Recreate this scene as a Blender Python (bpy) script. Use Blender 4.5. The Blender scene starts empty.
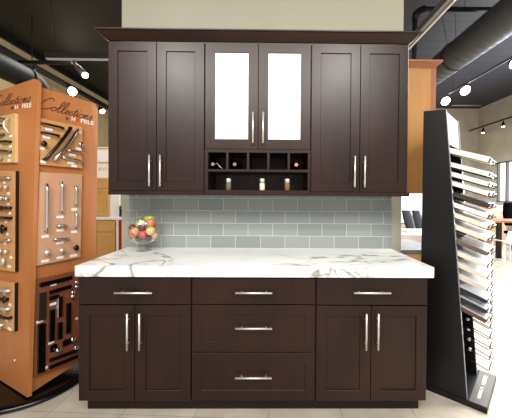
import bpy, bmesh, math, random
from mathutils import Vector, Matrix
random.seed(4)
S = 0.0254                       # everything below is laid out in inches
C = bpy.context.scene.collection
PI = math.pi
V = Vector

# ------------------------------------------------------------------ camera
F, PIT, YA, RO, CX, CY, ZC, D = 300.04, .0117, .0105, .0065, 272.89, 200.06, 53.686, 71.6
r0 = V((math.cos(YA), -math.sin(YA), 0)); f0 = V((math.sin(YA), math.cos(YA), 0)); ZZ = V((0, 0, 1))
fw = f0*math.cos(PIT) - ZZ*math.sin(PIT); up0 = f0*math.sin(PIT) + ZZ*math.cos(PIT)
rt = r0*math.cos(RO) + up0*math.sin(RO); upv = up0*math.cos(RO) - r0*math.sin(RO)
EYE = V((0, -D, ZC))
def P(px, py, x=None, y=None, z=None):
    """where the sight line through a spot of the photograph meets a plane of the room"""
    d = fw + rt*((px-CX)/F) - upv*((py-CY)/F)
    if y is not None: t = (y+D)/d.y
    elif z is not None: t = (z-ZC)/d.z
    else: t = x/d.x
    return EYE + d*t
def PP(px, py, p0, n):
    d = fw + rt*((px-CX)/F) - upv*((py-CY)/F)
    return EYE + d*((p0-EYE).dot(n)/d.dot(n))
cam = bpy.data.cameras.new('camera'); co = bpy.data.objects.new('camera', cam); C.objects.link(co)
cam.sensor_width = 36; cam.sensor_fit = 'HORIZONTAL'; cam.lens = F/512*36
cam.shift_x = -(CX-256)/512; cam.shift_y = (CY-209)/512
cam.clip_start = .02; cam.clip_end = 100
m = Matrix((rt, upv, -fw)).transposed().to_4x4(); m.translation = EYE*S
co.matrix_world = m
bpy.context.scene.camera = co

# ------------------------------------------------------------------ mesh builder
class MB:
    def __init__(s): s.v = []; s.f = []; s.sm = []
    def add(s, vs, fs, smooth=False):
        k = len(s.v); s.v += [V(p) for p in vs]; s.f += [tuple(i+k for i in f) for f in fs]; s.sm += [smooth]*len(fs); return s
    def rings(s, rs, cap0=True, cap1=True, smooth=False, closed=False):
        n = len(rs[0]); vs = [p for r in rs for p in r]; fs = []
        m_ = len(rs)
        for i in range(m_ if closed else m_-1):
            a, b = i*n, ((i+1) % m_)*n
            for j in range(n): fs.append((a+j, a+(j+1) % n, b+(j+1) % n, b+j))
        s.add(vs, fs, smooth)
        if not closed:
            k = len(s.v)-len(vs)
            if cap0: s.f.append(tuple(k+j for j in reversed(range(n)))); s.sm.append(False)
            if cap1: s.f.append(tuple(k+(m_-1)*n+j for j in range(n))); s.sm.append(False)
        return s
    def box(s, x0, x1, y0, y1, z0, z1, b=0.0):
        return s.obox(V(((x0+x1)/2, (y0+y1)/2, (z0+z1)/2)), V((1,0,0)), V((0,1,0)), V((0,0,1)), (x1-x0)/2, (y1-y0)/2, (z1-z0)/2, b)
    def obox(s, c, ax, ay, az, hx, hy, hz, b=0.0):
        """a box about c along three axes, edges chamfered by b"""
        c = V(c); ax = V(ax); ay = V(ay); az = V(az)
        def ring(i, z): return [c+ax*(sx*(hx-i))+ay*(sy*(hy-i))+az*z for sx, sy in ((-1,-1),(1,-1),(1,1),(-1,1))]
        if b <= 0: return s.rings([ring(0, -hz), ring(0, hz)])
        b = min(b, hx*.45, hy*.45, hz*.45)
        def oct(i, z):
            r = []
            for sx, sy in ((-1,-1),(1,-1),(1,1),(-1,1)):
                p = [(sx*(hx-i), sy*(hy-b-i*.0)), (sx*(hx-b), sy*(hy-i))]
                if sx*sy < 0: p.reverse()
                if (sx, sy) in ((-1,-1), (1,1)): pass
                r += [c+ax*u+ay*w+az*z for u, w in p]
            return r
        return s.rings([oct(b*.99, -hz), oct(0, -hz+b), oct(0, hz-b), oct(b*.99, hz)])
    def cyl(s, a, b, r, n=14, r2=None, smooth=True):
        a = V(a); b = V(b); d = (b-a).normalized(); u = d.orthogonal().normalized(); w = d.cross(u); r2 = r if r2 is None else r2
        rg = lambda c, q: [c+u*math.cos(2*PI*k/n)*q+w*math.sin(2*PI*k/n)*q for k in range(n)]
        return s.rings([rg(a, r), rg(b, r2)], smooth=smooth)
    def tube(s, pts, r, n=8, flat=None, closed=False):
        pts = [V(p) for p in pts]; rs = []; prev = None
        for i, p in enumerate(pts):
            if closed: t = pts[(i+1) % len(pts)]-pts[i-1]
            else: t = pts[min(i+1, len(pts)-1)]-pts[max(i-1, 0)]
            t.normalize()
            u = t.orthogonal().normalized() if prev is None else (prev-t*prev.dot(t)).normalized()
            if flat is not None: u = (flat-t*flat.dot(t)).normalized()
            prev = u; w = t.cross(u); q = r[i] if isinstance(r, (list, tuple)) else r
            k = .35 if flat is not None else 1
            rs.append([p+u*math.cos(2*PI*j/n)*q*k+w*math.sin(2*PI*j/n)*q for j in range(n)])
        return s.rings(rs, smooth=True, closed=closed)
    def lathe(s, c, prof, n=28, axis=(0,0,1), cap0=True, cap1=True):
        c = V(c); az = V(axis).normalized(); ax = az.orthogonal().normalized(); ay = az.cross(ax)
        return s.rings([[c+az*z+(ax*math.cos(2*PI*k/n)+ay*math.sin(2*PI*k/n))*max(r, 1e-4) for k in range(n)] for r, z in prof], cap0, cap1, smooth=True)
    def prism(s, poly, ext):
        ext = V(ext); return s.rings([[V(p) for p in poly], [V(p)+ext for p in poly]])

def root_of(o):
    while o.parent: o = o.parent
    return o
def obj(name, mb, mat, parent=None, loc=None):
    me = bpy.data.meshes.new(name)
    if parent is not None: org = V(root_of(parent).location)/S
    elif loc is not None: org = V(loc)
    else:
        lo = [min(v[i] for v in mb.v) for i in range(3)]; hi = [max(v[i] for v in mb.v) for i in range(3)]
        org = V(((lo[0]+hi[0])/2, (lo[1]+hi[1])/2, lo[2]))
    me.from_pydata([tuple((v-org)*S) for v in mb.v], [], mb.f)
    me.polygons.foreach_set('use_smooth', mb.sm)
    bm = bmesh.new(); bm.from_mesh(me); bmesh.ops.recalc_face_normals(bm, faces=bm.faces); bm.to_mesh(bm and me); bm.free()
    me.materials.append(mat); me.update()
    o = bpy.data.objects.new(name, me); C.objects.link(o)
    if parent is not None: o.parent = parent
    else: o.location = org*S
    return o
def tag(o, label, cat, group=None):
    o['label'] = label; o['category'] = cat
    if group: o['group'] = group
    return o
def thing(name, label, cat, loc, group=None):
    o = bpy.data.objects.new(name, None); C.objects.link(o); o.location = V(loc)*S; o.empty_display_size = .05
    return tag(o, label, cat, group)
def struct(name, mb, mat, parent=None):
    o = obj(name, mb, mat, parent)
    if parent is None: o['kind'] = 'structure'
    return o

# ------------------------------------------------------------------ materials
def lin(c): return tuple(((x/255)/12.92 if x/255 <= .04045 else ((x/255+.055)/1.055)**2.4) for x in c)+(1,)
def base(name, col, rough=.5, metal=0, spec=.5, coat=0, coat_r=.1):
    m = bpy.data.materials.new(name); m.use_nodes = True; b = m.node_tree.nodes['Principled BSDF']
    b.inputs['Base Color'].default_value = lin(col); b.inputs['Roughness'].default_value = rough
    b.inputs['Metallic'].default_value = metal; b.inputs['Specular IOR Level'].default_value = spec
    b.inputs['Coat Weight'].default_value = coat; b.inputs['Coat Roughness'].default_value = coat_r
    return m
def nd(m, t, **kw):
    n = m.node_tree.nodes.new(t)
    for k, v in kw.items():
        if k in n.inputs: n.inputs[k].default_value = v
        else: setattr(n, k, v)
    return n
def ln(m, a, ao, b, bi): m.node_tree.links.new(a.outputs[ao], b.inputs[bi])
def ramp(m, stops):
    r = nd(m, 'ShaderNodeValToRGB'); e = r.color_ramp.elements
    while len(e) < len(stops): e.new(.5)
    for q, (p, c) in zip(e, stops): q.position = p; q.color = c if len(c) == 4 else lin(c)
    return r
def coords(m, sc=(1,1,1), rot=(0,0,0), loc=(0,0,0)):
    t = nd(m, 'ShaderNodeNewGeometry'); mp = nd(m, 'ShaderNodeMapping')
    mp.inputs['Scale'].default_value = [k/S for k in sc]; mp.inputs['Rotation'].default_value = rot; mp.inputs['Location'].default_value = loc
    ln(m, t, 'Position', mp, 'Vector'); return mp
def wood(name, c0, c1, rough=.35, sc=(1.2,1.2,.06), coat=0, spec=.5, bump=.02, coat_r=.2):
    m = base(name, c0, rough, spec=spec, coat=coat, coat_r=coat_r); b = m.node_tree.nodes['Principled BSDF']
    mp = coords(m, sc); n = nd(m, 'ShaderNodeTexNoise', Scale=1.0, Detail=6.0, Roughness=.65, Distortion=.6); ln(m, mp, 0, n, 'Vector')
    mp2 = coords(m, (.07,.07,.05)); n2 = nd(m, 'ShaderNodeTexNoise', Scale=1.0, Detail=2.0); ln(m, mp2, 0, n2, 'Vector')
    a = nd(m, 'ShaderNodeMath', operation='ADD'); ln(m, n, 0, a, 0); ln(m, n2, 0, a, 1)
    r = ramp(m, [(.35, c0), (.65, c1)]); h = nd(m, 'ShaderNodeMath', operation='MULTIPLY'); h.inputs[1].default_value = .5
    ln(m, a, 0, h, 0); ln(m, h, 0, r, 0); ln(m, r, 0, b, 'Base Color')
    if bump:
        bp = nd(m, 'ShaderNodeBump', Strength=bump, Distance=.002); ln(m, n, 0, bp, 'Height'); ln(m, bp, 0, b, 'Normal')
    return m
def emit(name, col, k):
    m = bpy.data.materials.new(name); m.use_nodes = True; b = m.node_tree.nodes['Principled BSDF']
    b.inputs['Base Color'].default_value = (0,0,0,1); b.inputs['Emission Color'].default_value = lin(col); b.inputs['Emission Strength'].default_value = k
    return m
M = {}
M['esp'] = wood('espresso_wood', (29,15,10), (46,25,17), .33, spec=.3, bump=.015)
M['esp_in'] = wood('espresso_interior', (60,40,30), (74,50,38), .5, bump=0)
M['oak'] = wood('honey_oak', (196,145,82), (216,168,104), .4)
M['oak_shade'] = wood('shaded_oak', (150,104,50), (172,122,64), .4)  # darker honey oak, the right wall cabinet's shade put into the colour
M['oak_dark'] = wood('oak_trim', (132,78,44), (150,94,54), .4)
M['cherry'] = wood('orange_cherry', (172,104,56), (188,120,68), .42, sc=(.9,.9,.05))
M['maple'] = wood('pale_maple', (205,165,105), (222,184,124), .45)
M['board'] = wood('amber_board', (196,142,88), (212,158,104), .45)
M['tan'] = wood('tan_board', (194,146,112), (204,158,124), .45, bump=0)
M['walnut'] = wood('brown_board', (120,68,42), (138,80,52), .4)
M['steel'] = base('brushed_nickel', (226,222,214), .42, .75)
M['chrome'] = base('chrome', (225,225,225), .12, 1)
M['gun'] = base('gunmetal', (66,60,58), .3, 1)
M['black'] = base('black_metal', (9,9,9), .5, spec=.3)
M['blackgloss'] = base('black_gloss', (10,10,11), .18, spec=.5)
M['blacklam'] = base('black_laminate', (11,10,10), .38, spec=.35)
M['edge'] = base('edge_glint', (120,122,130), .35)
M['white'] = base('white_paint', (238,236,232), .4)
M['paper'] = base('white_label', (240,240,236), .6)
M['red'] = base('red_paint', (176,30,22), .4)
M['redlogo'] = base('red_letters', (225,50,40), .5)
M['ink'] = base('black_ink', (34,22,20), .6)
M['frost'] = base('white_frosted_glass', (228,229,231), .15, spec=.5)
M['grey'] = base('grey_steel', (120,118,116), .4, .6)
M['darktrack'] = base('track_grey', (52,50,48), .4, .3)
M['reflector'] = base('light_trim', (205,205,205), .35, .3)
M['duct'] = None
M['fabric'] = base('black_fabric', (7,7,8), 1.0, spec=0)
M['mesh'] = base('charcoal_mesh', (46,47,56), .7)
M['whitelam'] = base('white_laminate', (236,235,234), .3)
M['bulb'] = emit('lit_bulb', (255,246,228), 25)
M['bulbdim'] = emit('lit_lens', (255,248,236), 9)

def m_marble():
    m = base('white_marble', (242,242,240), .12, spec=.5); b = m.node_tree.nodes['Principled BSDF']
    def vein(sc, rot, width, dist, mlo, mhi, loc):
        mp = coords(m, sc, rot, loc); n = nd(m, 'ShaderNodeTexNoise', Scale=1.0, Detail=5.0, Roughness=.55, Distortion=dist); ln(m, mp, 0, n, 'Vector')
        s1 = nd(m, 'ShaderNodeMath', operation='SUBTRACT'); ln(m, n, 0, s1, 0); s1.inputs[1].default_value = .5
        ab = nd(m, 'ShaderNodeMath', operation='ABSOLUTE'); ln(m, s1, 0, ab, 0)
        mr = nd(m, 'ShaderNodeMapRange'); ln(m, ab, 0, mr, 0); mr.inputs[1].default_value = 0; mr.inputs[2].default_value = width; mr.inputs[3].default_value = 1; mr.inputs[4].default_value = 0
        mp2 = coords(m, (.05,.08,.05), (0,0,0), (loc[0]*3+1, loc[1]+7, 0)); n2 = nd(m, 'ShaderNodeTexNoise', Scale=1.0, Detail=2.0); ln(m, mp2, 0, n2, 'Vector')
        mk = nd(m, 'ShaderNodeMapRange'); ln(m, n2, 0, mk, 0); mk.inputs[1].default_value = mlo; mk.inputs[2].default_value = mhi
        mu = nd(m, 'ShaderNodeMath', operation='MULTIPLY'); ln(m, mr, 0, mu, 0); ln(m, mk, 0, mu, 1); return mu
    v1 = vein((.045,.085,.06), (0,0,.35), .012, 1.2, .53, .63, (3.1,1.7,0))
    v2 = vein((.11,.2,.12), (0,0,-.5), .008, 1.0, .55, .65, (8.2,4.4,0))
    v3 = vein((.03,.055,.03), (0,0,.3), .07, .8, .48, .66, (1.4,9.7,0))
    h = nd(m, 'ShaderNodeMath', operation='MULTIPLY'); ln(m, v3, 0, h, 0); h.inputs[1].default_value = .18
    def patch(cx, cy, rx, ry, rot, width, sc, loc):
        g = nd(m, 'ShaderNodeNewGeometry'); mp = nd(m, 'ShaderNodeMapping'); mp.vector_type = 'TEXTURE'
        mp.inputs['Location'].default_value = (cx*S, cy*S, 36*S); mp.inputs['Scale'].default_value = (rx*S, ry*S, 40*S); mp.inputs['Rotation'].default_value = (0, 0, rot)
        ln(m, g, 'Position', mp, 0); gr = nd(m, 'ShaderNodeTexGradient', gradient_type='SPHERICAL'); ln(m, mp, 0, gr, 0)
        m2 = nd(m, 'ShaderNodeMapRange'); ln(m, gr, 1, m2, 0); m2.inputs[1].default_value = .03; m2.inputs[2].default_value = .22
        mp2 = coords(m, sc, (0, 0, rot), loc); n = nd(m, 'ShaderNodeTexNoise', Scale=1.0, Detail=3.5, Roughness=.5, Distortion=1.0); ln(m, mp2, 0, n, 'Vector')
        s1 = nd(m, 'ShaderNodeMath', operation='SUBTRACT'); ln(m, n, 0, s1, 0); s1.inputs[1].default_value = .5
        ab = nd(m, 'ShaderNodeMath', operation='ABSOLUTE'); ln(m, s1, 0, ab, 0)
        mr = nd(m, 'ShaderNodeMapRange'); ln(m, ab, 0, mr, 0); mr.inputs[1].default_value = 0; mr.inputs[2].default_value = width; mr.inputs[3].default_value = 1; mr.inputs[4].default_value = 0
        mu = nd(m, 'ShaderNodeMath', operation='MULTIPLY'); ln(m, mr, 0, mu, 0); ln(m, m2, 0, mu, 1); return mu
    ps = [patch(-38, 6, 15, 17, .5, .022, (.05,.065,.05), (2.6,5.1,0)), patch(24, 9, 24, 8, .35, .035, (.035,.11,.1), (6.3,1.9,0)), patch(14, -1, 14, 5, .3, .02, (.07,.12,.1), (4.4,7.7,0))]
    for q in ps:
        h_ = nd(m, 'ShaderNodeMath', operation='MAXIMUM'); ln(m, v2, 0, h_, 0); ln(m, q, 0, h_, 1); v2 = h_
    mx = nd(m, 'ShaderNodeMath', operation='MAXIMUM'); ln(m, v1, 0, mx, 0); ln(m, v2, 0, mx, 1)
    mx2 = nd(m, 'ShaderNodeMath', operation='MAXIMUM'); ln(m, mx, 0, mx2, 0); ln(m, h, 0, mx2, 1)
    r = ramp(m, [(0, (243,243,241)), (1, (138,136,127))]); ln(m, mx2, 0, r, 0); ln(m, r, 0, b, 'Base Color')
    return m
M['marble'] = m_marble()
def m_tile():
    m = base('grey_glass_tile', (150,156,150), .12, spec=.5); b = m.node_tree.nodes['Principled BSDF']
    g = nd(m, 'ShaderNodeNewGeometry'); sp = nd(m, 'ShaderNodeSeparateXYZ'); ln(m, g, 'Position', sp, 0)
    cb = nd(m, 'ShaderNodeCombineXYZ')
    j = P(198.6, 204, y=24.4).x
    for k, (ax, off, sc) in enumerate(((0, -j, 1/7.9), (2, -37.1, 1/7.9))):
        mm = nd(m, 'ShaderNodeMath', operation='MULTIPLY_ADD'); ln(m, sp, ax, mm, 0); mm.inputs[1].default_value = sc/S; mm.inputs[2].default_value = off*sc+(40 if k == 0 else 40*3.98/7.9); ln(m, mm, 0, cb, k)
    br = nd(m, 'ShaderNodeTexBrick', Scale=1.0); br.offset = .5; br.offset_frequency = 2
    br.inputs['Brick Width'].default_value = 1.0; br.inputs['Row Height'].default_value = 3.98/7.9; br.inputs['Mortar Size'].default_value = .008; br.inputs['Mortar Smooth'].default_value = .1
    br.inputs['Color1'].default_value = lin((145,150,144)); br.inputs['Color2'].default_value = lin((132,138,134)); br.inputs['Mortar'].default_value = lin((204,204,194))
    ln(m, cb, 0, br, 'Vector'); ln(m, br, 'Color', b, 'Base Color')
    rr = nd(m, 'ShaderNodeMapRange'); ln(m, br, 'Fac', rr, 0); rr.inputs[3].default_value = .14; rr.inputs[4].default_value = .7; ln(m, rr, 0, b, 'Roughness')
    bp = nd(m, 'ShaderNodeBump', Strength=.4, Distance=.001, invert=True); ln(m, br, 'Fac', bp, 'Height'); ln(m, bp, 0, b, 'Normal')
    return m
M['tile'] = m_tile()
def m_floor():
    m = base('cream_floor_tile', (214,206,192), .22, spec=.5); b = m.node_tree.nodes['Principled BSDF']
    mp = coords(m, (1/18,1/18,1), (0,0,.05)); br = nd(m, 'ShaderNodeTexBrick', Scale=1.0); br.offset = 0
    br.inputs['Brick Width'].default_value = 1.0; br.inputs['Row Height'].default_value = 1.0; br.inputs['Mortar Size'].default_value = .006
    br.inputs['Color1'].default_value = lin((216,208,196)); br.inputs['Color2'].default_value = lin((208,200,187)); br.inputs['Mortar'].default_value = lin((176,168,156))
    ln(m, mp, 0, br, 'Vector')
    mp2 = coords(m, (.12,.12,.1)); n = nd(m, 'ShaderNodeTexNoise', Scale=1.0, Detail=6.0); ln(m, mp2, 0, n, 'Vector')
    r = ramp(m, [(.3, (226,220,208)), (.7, (255,252,246))]); ln(m, n, 0, r, 0)
    mx = nd(m, 'ShaderNodeMix', data_type='RGBA', blend_type='MULTIPLY'); mx.inputs[0].default_value = 1
    ln(m, br, 'Color', mx, 6); ln(m, r, 0, mx, 7); ln(m, mx, 2, b, 'Base Color'); return m
M['floor'] = m_floor()
def m_plaster(name, c, amt=.06):
    m = base(name, c, .8, spec=.2); b = m.node_tree.nodes['Principled BSDF']
    mp = coords(m, (.08,.08,.08)); n = nd(m, 'ShaderNodeTexNoise', Scale=1.0, Detail=5.0); ln(m, mp, 0, n, 'Vector')
    lo = tuple(int(k*(1-amt)) for k in c); r = ramp(m, [(.3, lo), (.7, c)]); ln(m, n, 0, r, 0); ln(m, r, 0, b, 'Base Color'); return m
M['cream'] = m_plaster('sage_cream_wall', (154,151,131), .02)
M['beige'] = m_plaster('beige_wall', (204,197,182))
M['beigey'] = m_plaster('warm_beige_wall', (180,160,120))
def m_deck(name, c, g):
    m = base(name, c, .6); b = m.node_tree.nodes['Principled BSDF']
    mp = coords(m, (0, 1/13, 0)); sp = nd(m, 'ShaderNodeSeparateXYZ'); ln(m, mp, 0, sp, 0)
    fr = nd(m, 'ShaderNodeMath', operation='FRACT'); ln(m, sp, 1, fr, 0)
    r = ramp(m, [(0, g), (.06, g), (.09, c), (1, c)]); ln(m, fr, 0, r, 0); ln(m, r, 0, b, 'Base Color'); return m
M['deck'] = m_deck('grey_metal_deck', (50,50,59), (26,26,30))
M['deckblack'] = m_deck('black_metal_deck', (7,6,6), (5,5,5))
def m_duct():
    m = base('galvanised_duct', (62,62,64), .45, .1)
    return m
M['duct'] = m_duct()
M['granite'] = wood('grey_granite', (96,96,100), (128,128,132), .2, sc=(3,3,3), bump=0)
M['daylight'] = emit('daylight_pane', (246,250,255), 2.2)
def m_clear():
    m = bpy.data.materials.new('clear_glass'); m.use_nodes = True; t = m.node_tree
    for n in list(t.nodes): t.nodes.remove(n)
    o = t.nodes.new('ShaderNodeOutputMaterial'); tr = t.nodes.new('ShaderNodeBsdfTransparent'); gl = t.nodes.new('ShaderNodeBsdfGlossy')
    tr.inputs[0].default_value = (.975,.98,.98,1); gl.inputs['Roughness'].default_value = .02; gl.inputs[0].default_value = (1,1,1,1)
    lw = t.nodes.new('ShaderNodeLayerWeight'); lw.inputs[0].default_value = .3
    mr = t.nodes.new('ShaderNodeMapRange'); mr.inputs[3].default_value = .025; mr.inputs[4].default_value = .7
    mx = t.nodes.new('ShaderNodeMixShader'); t.links.new(lw.outputs['Facing'], mr.inputs[0]); t.links.new(mr.outputs[0], mx.inputs[0])
    t.links.new(tr.outputs[0], mx.inputs[1]); t.links.new(gl.outputs[0], mx.inputs[2]); t.links.new(mx.outputs[0], o.inputs[0]); return m
M['clear'] = m_clear()
def m_fruit(name, c0, c1, sc=.5, rough=.35):
    m = base(name, c0, rough, spec=.5); b = m.node_tree.nodes['Principled BSDF']
    mp = coords(m, (sc,sc,sc*.6)); n = nd(m, 'ShaderNodeTexNoise', Scale=1.0, Detail=3.0); ln(m, mp, 0, n, 'Vector')
    r = ramp(m, [(.38, c0), (.6, c1)]); ln(m, n, 0, r, 0); ln(m, r, 0, b, 'Base Color'); return m
M['greenapple'] = m_fruit('green_skin', (132,170,48), (160,190,74))
M['lime'] = m_fruit('lime_skin', (150,196,30), (172,208,50))
M['peach'] = m_fruit('peach_skin', (226,130,96), (236,196,120), .45)
M['yellow'] = m_fruit('yellow_green_skin', (214,206,122), (226,190,120), .4)
M['redapple'] = m_fruit('red_skin', (172,60,60), (196,92,80))
M['plum'] = m_fruit('plum_skin', (70,26,38), (98,40,54), .5)
M['orange'] = m_fruit('orange_skin', (240,150,30), (246,170,50), .5)

# ------------------------------------------------------------------ setting
H = 180; XL, XR, YB = -209, 295, 352; Y0 = -150
struct('floor', MB().box(XL-6, XR+6, Y0, YB+6, -4, 0), M['floor'])
struct('ceiling_left', MB().box(XL-6, 0, Y0, YB+6, H, H+4), M['deckblack'])
struct('ceiling_right', MB().box(0, XR+6, Y0, YB+6, H, H+4), M['deck'])
struct('wall_left', MB().box(XL-6, XL, Y0, YB+6, 0, H), M['beigey'])
def holed(name, a0, a1, z0, z1, h, mk, mat):
    """a wall with one rectangular opening h = (a, b, z, z)"""
    mb = MB()
    for q in ((a0, h[0], z0, z1), (h[1], a1, z0, z1), (h[0], h[1], z0, h[2]), (h[0], h[1], h[3], z1)): mk(mb, *q)
    return struct(name, mb, mat)
wa = P(496.8, 162.5, x=XR); wb = P(496.5, 202, x=XR)
w1 = (120, wa.y, wb.z, wa.z)
holed('wall_right', Y0, YB+6, 0, H, w1, lambda mb, a, b, z0, z1: mb.box(XR, XR+6, a, b, z0, z1), M['beige'])
w2 = (P(398, 215, y=YB).x, P(425, 215, y=YB).x, 16, 84)
holed('wall_back', XL, XR, 0, H, w2, lambda mb, a, b, z0, z1: mb.box(a, b, YB, YB+6, z0, z1), M['beige'])
WL, WR = -47.28, 42.5
struct('wall_partition', MB().box(WL, WR, 24.75, 29.25, 0, H), M['cream'])
def window(name, frame, pane):
    w = obj(name, frame, M['grey']); w['kind'] = 'structure'
    p = obj('pane', pane, M['daylight'], w); return w
fr = MB()
a0, a1, z0, z1 = w1
for q in ((a0, a1, z0, z0+1.5), (a0, a1, z1-1.5, z1), (a0, a0+1.5, z0, z1), (a1-1.5, a1, z0, z1), (a1-16, a1-14, z0, z1), (a1-80, a1-78, z0, z1)): fr.box(XR+.5, XR+4, q[0], q[1], q[2], q[3])
window('window_1', fr, MB().box(XR+4.1, XR+4.6, a0, a1, z0, z1))
fr = MB(); a0, a1, z0, z1 = w2
for q in ((a0, a1, z0, z0+1.5), (a0, a1, z1-1.5, z1), (a0, a0+1.5, z0, z1), (a1-1.5, a1, z0, z1)): fr.box(q[0], q[1], YB+.5, YB+4, q[2], q[3])
window('window_2', fr, MB().box(a0, a1, YB+4.1, YB+4.6, z0, z1))
struct('trim_1', MB().box(XL, XL+2.5, Y0, YB, H-5, H-.1), M['black'])

# ------------------------------------------------------------------ cabinet fronts
def rect(x0, x1, z0, z1, i, y): return [V((x0+i, y, z0+i)), V((x1-i, y, z0+i)), V((x1-i, y, z1-i)), V((x0+i, y, z1-i))]
def shaker(x0, x1, z0, z1, yf, st=2.6, rec=.32):
    return MB().rings([rect(x0, x1, z0, z1, i, yf+y) for i, y in ((0, .75), (0, .07), (.07, 0), (st-.09, 0), (st, .1), (st+.02, rec))])
def slab(x0, x1, z0, z1, yf):
    return MB().rings([rect(x0, x1, z0, z1, i, yf+y) for i, y in ((0, .75), (0, .09), (.09, 0))])
def framed(x0, x1, z0, z1, yf, st=2.6):
    return MB().rings([rect(x0, x1, z0, z1, i, yf+y) for i, y in ((0, .75), (0, .07), (.07, 0), (st-.05, 0), (st, .05), (st, .75))], closed=True)
def bar(cx, cz, L, yf, vert, r=.235):
    mb = MB(); y = yf-1.25
    e = (lambda t: V((cx, y, cz+t))) if vert else (lambda t: V((cx+t, y, cz)))
    mb.cyl(e(-L/2), e(L/2), r, 14)
    for t in (-L*.33, L*.33):
        p = e(t); mb.cyl(p, V((p.x, yf-.01, p.z)), .17, 10)
    return mb
def X0(px, py=340, y=0): return P(px, py, y=y).x
def Z0(py, px=255, y=0): return P(px, py, y=y).z
GAP = .15
bL, s1, s2, bR = -45.52, -18.57, 11.25, 38.23
ztop, zbot = 34.35, 4.5
def base_unit(label, x0, x1, kind, hpx):
    t = thing('base_cabinet', label, 'base cabinet', ((x0+x1)/2, 12, 0), 'espresso base cabinets')
    obj('body', MB().box(x0+.02, x1-.02, .78, 24.4, zbot, 34.48), M['esp'], t)
    obj('toe_kick', MB().box(x0+.05, x1-.05, 3.75, 22, 0, zbot-.02), M['esp'], t)
    a, b = x0+GAP, x1-GAP
    if kind == 'doors':
        zd = Z0(304.8); d = obj('drawer', slab(a, b, zd, ztop-.15, 0), M['esp'], t)
        obj('handle', bar(X0(hpx[0], 293, -1.25), Z0(293.2, hpx[0], -1.25), 8.8, 0, False), M['steel'], d)
        xm = X0(hpx[1])
        for k, (u, w) in enumerate(((a, xm-.07), (xm+.07, b))):
            d = obj('door', shaker(u, w, zbot+.05, zd-.22, 0, 2.55), M['esp'], t)
            obj('handle', bar(X0(hpx[2+k], 332, -1.25), Z0(332.3, hpx[2+k], -1.25), 8.7, 0, True), M['steel'], d)
    else:
        zs = [ztop-.15, Z0(304.8), Z0(352.6), zbot+.05]
        for k in range(3):
            u, w = zs[k+1]+.1, zs[k]-.1
            d = obj('drawer', slab(a, b, u, w, 0) if k == 0 else shaker(a, b, u, w, 0, 2.5, .14), M['esp'], t)
            obj('handle', bar(X0(253.6, 330, -1.25), Z0((293.2, 328.8, 378.3)[k], 253, -1.25), 8.7, 0, False), M['steel'], d)
    return t
base_unit('dark espresso base cabinet at the left end, drawer over two doors, beside orange display', bL, s1, 'doors', (133, 134.6, 126.9, 139.2))
base_unit('dark espresso base cabinet with three stacked wide drawers', s1, s2, 'drawers', ())
base_unit('dark espresso base cabinet at the right end, drawer over two doors, beside black rack', s2, bR, 'doors', (372.5, 371, 366.5, 378.5))

ct = MB().box(-45.77, 39.29, -.82, 24.74, 34.5, 37.1, .12)
tag(obj('countertop', ct, M['marble']), 'long white marble countertop with grey veins', 'countertop')
tag(obj('tile_backsplash', MB().box(-45.47, 39.15, 24.4, 24.74, 37.1, 54.6), M['tile']), 'grey-green subway tile backsplash behind white countertop', 'backsplash')

# ------------------------------------------------------------------ wall cabinets
uL, u1, u2, uR, uT = -44.9, -18.2, 11.3, 38.58, 96.3
YU = 12
def X1(px, py=110, y=12): return P(px, py, y=y).x
def Z1(py, px=258, y=12): return P(px, py, y=y).z
zrail = Z1(192.2, 258); zbotu = Z1(191.4, 258); zlow = Z1(195.6, 258)
def upper(label, x0, x1, xm, h, hz):
    t = thing('wall_cabinet', label, 'wall cabinet', ((x0+x1)/2, 18, zbotu), 'espresso wall cabinets')
    obj('body', MB().box(x0+.03, x1-.03, YU+.78, 24.72, zbotu, uT), M['esp'], t)
    for k, (u, w) in enumerate(((x0+GAP, xm-.06), (xm+.06, x1-GAP))):
        d = obj('door', shaker(u, w, zbotu+.06, uT-.12, YU, 2.6), M['esp'], t)
        obj('handle', bar(X1(h[k], 170, 10.75), Z1(hz, h[k], 10.75), 8.6, YU, True), M['steel'], d)
upper('dark espresso wall cabinet with two solid doors, at the left above the fruit bowl', uL, u1, X1(156.4), (149, 159.8), 170.5)
upper('dark espresso wall cabinet with two solid doors, at the right end of the row', u2, uR, X1(360.2), (355, 365), 171.7)
zg = Z1(149.3)
t = thing('wall_cabinet', 'dark espresso wall cabinet with two white glass doors', 'wall cabinet', ((u1+u2)/2, 18, zg), 'espresso wall cabinets')
obj('body', MB().box(u1+.03, u2-.03, YU+.78, 24.72, zg, uT), M['esp'], t)
xm = X1(258.2)
for k, (u, w) in enumerate(((u1+GAP, xm-.06), (xm+.06, u2-GAP))):
    st = 2.7
    d = obj('door', framed(u, w, zg+.05, uT-.12, YU, st), M['esp'], t)
    obj('glass_panel', MB().box(u+st-.03, w-st+.03, YU+.3, YU+.6, zg+st+.02, uT-.12-st+.03), M['frost'], d)['label'] = 'white frosted glass panel'
    obj('handle', bar(X1((252.9, 263)[k], 127, 10.75), Z1(127.4, 258, 10.75), 8.5, YU, True), M['steel'], d)
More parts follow.
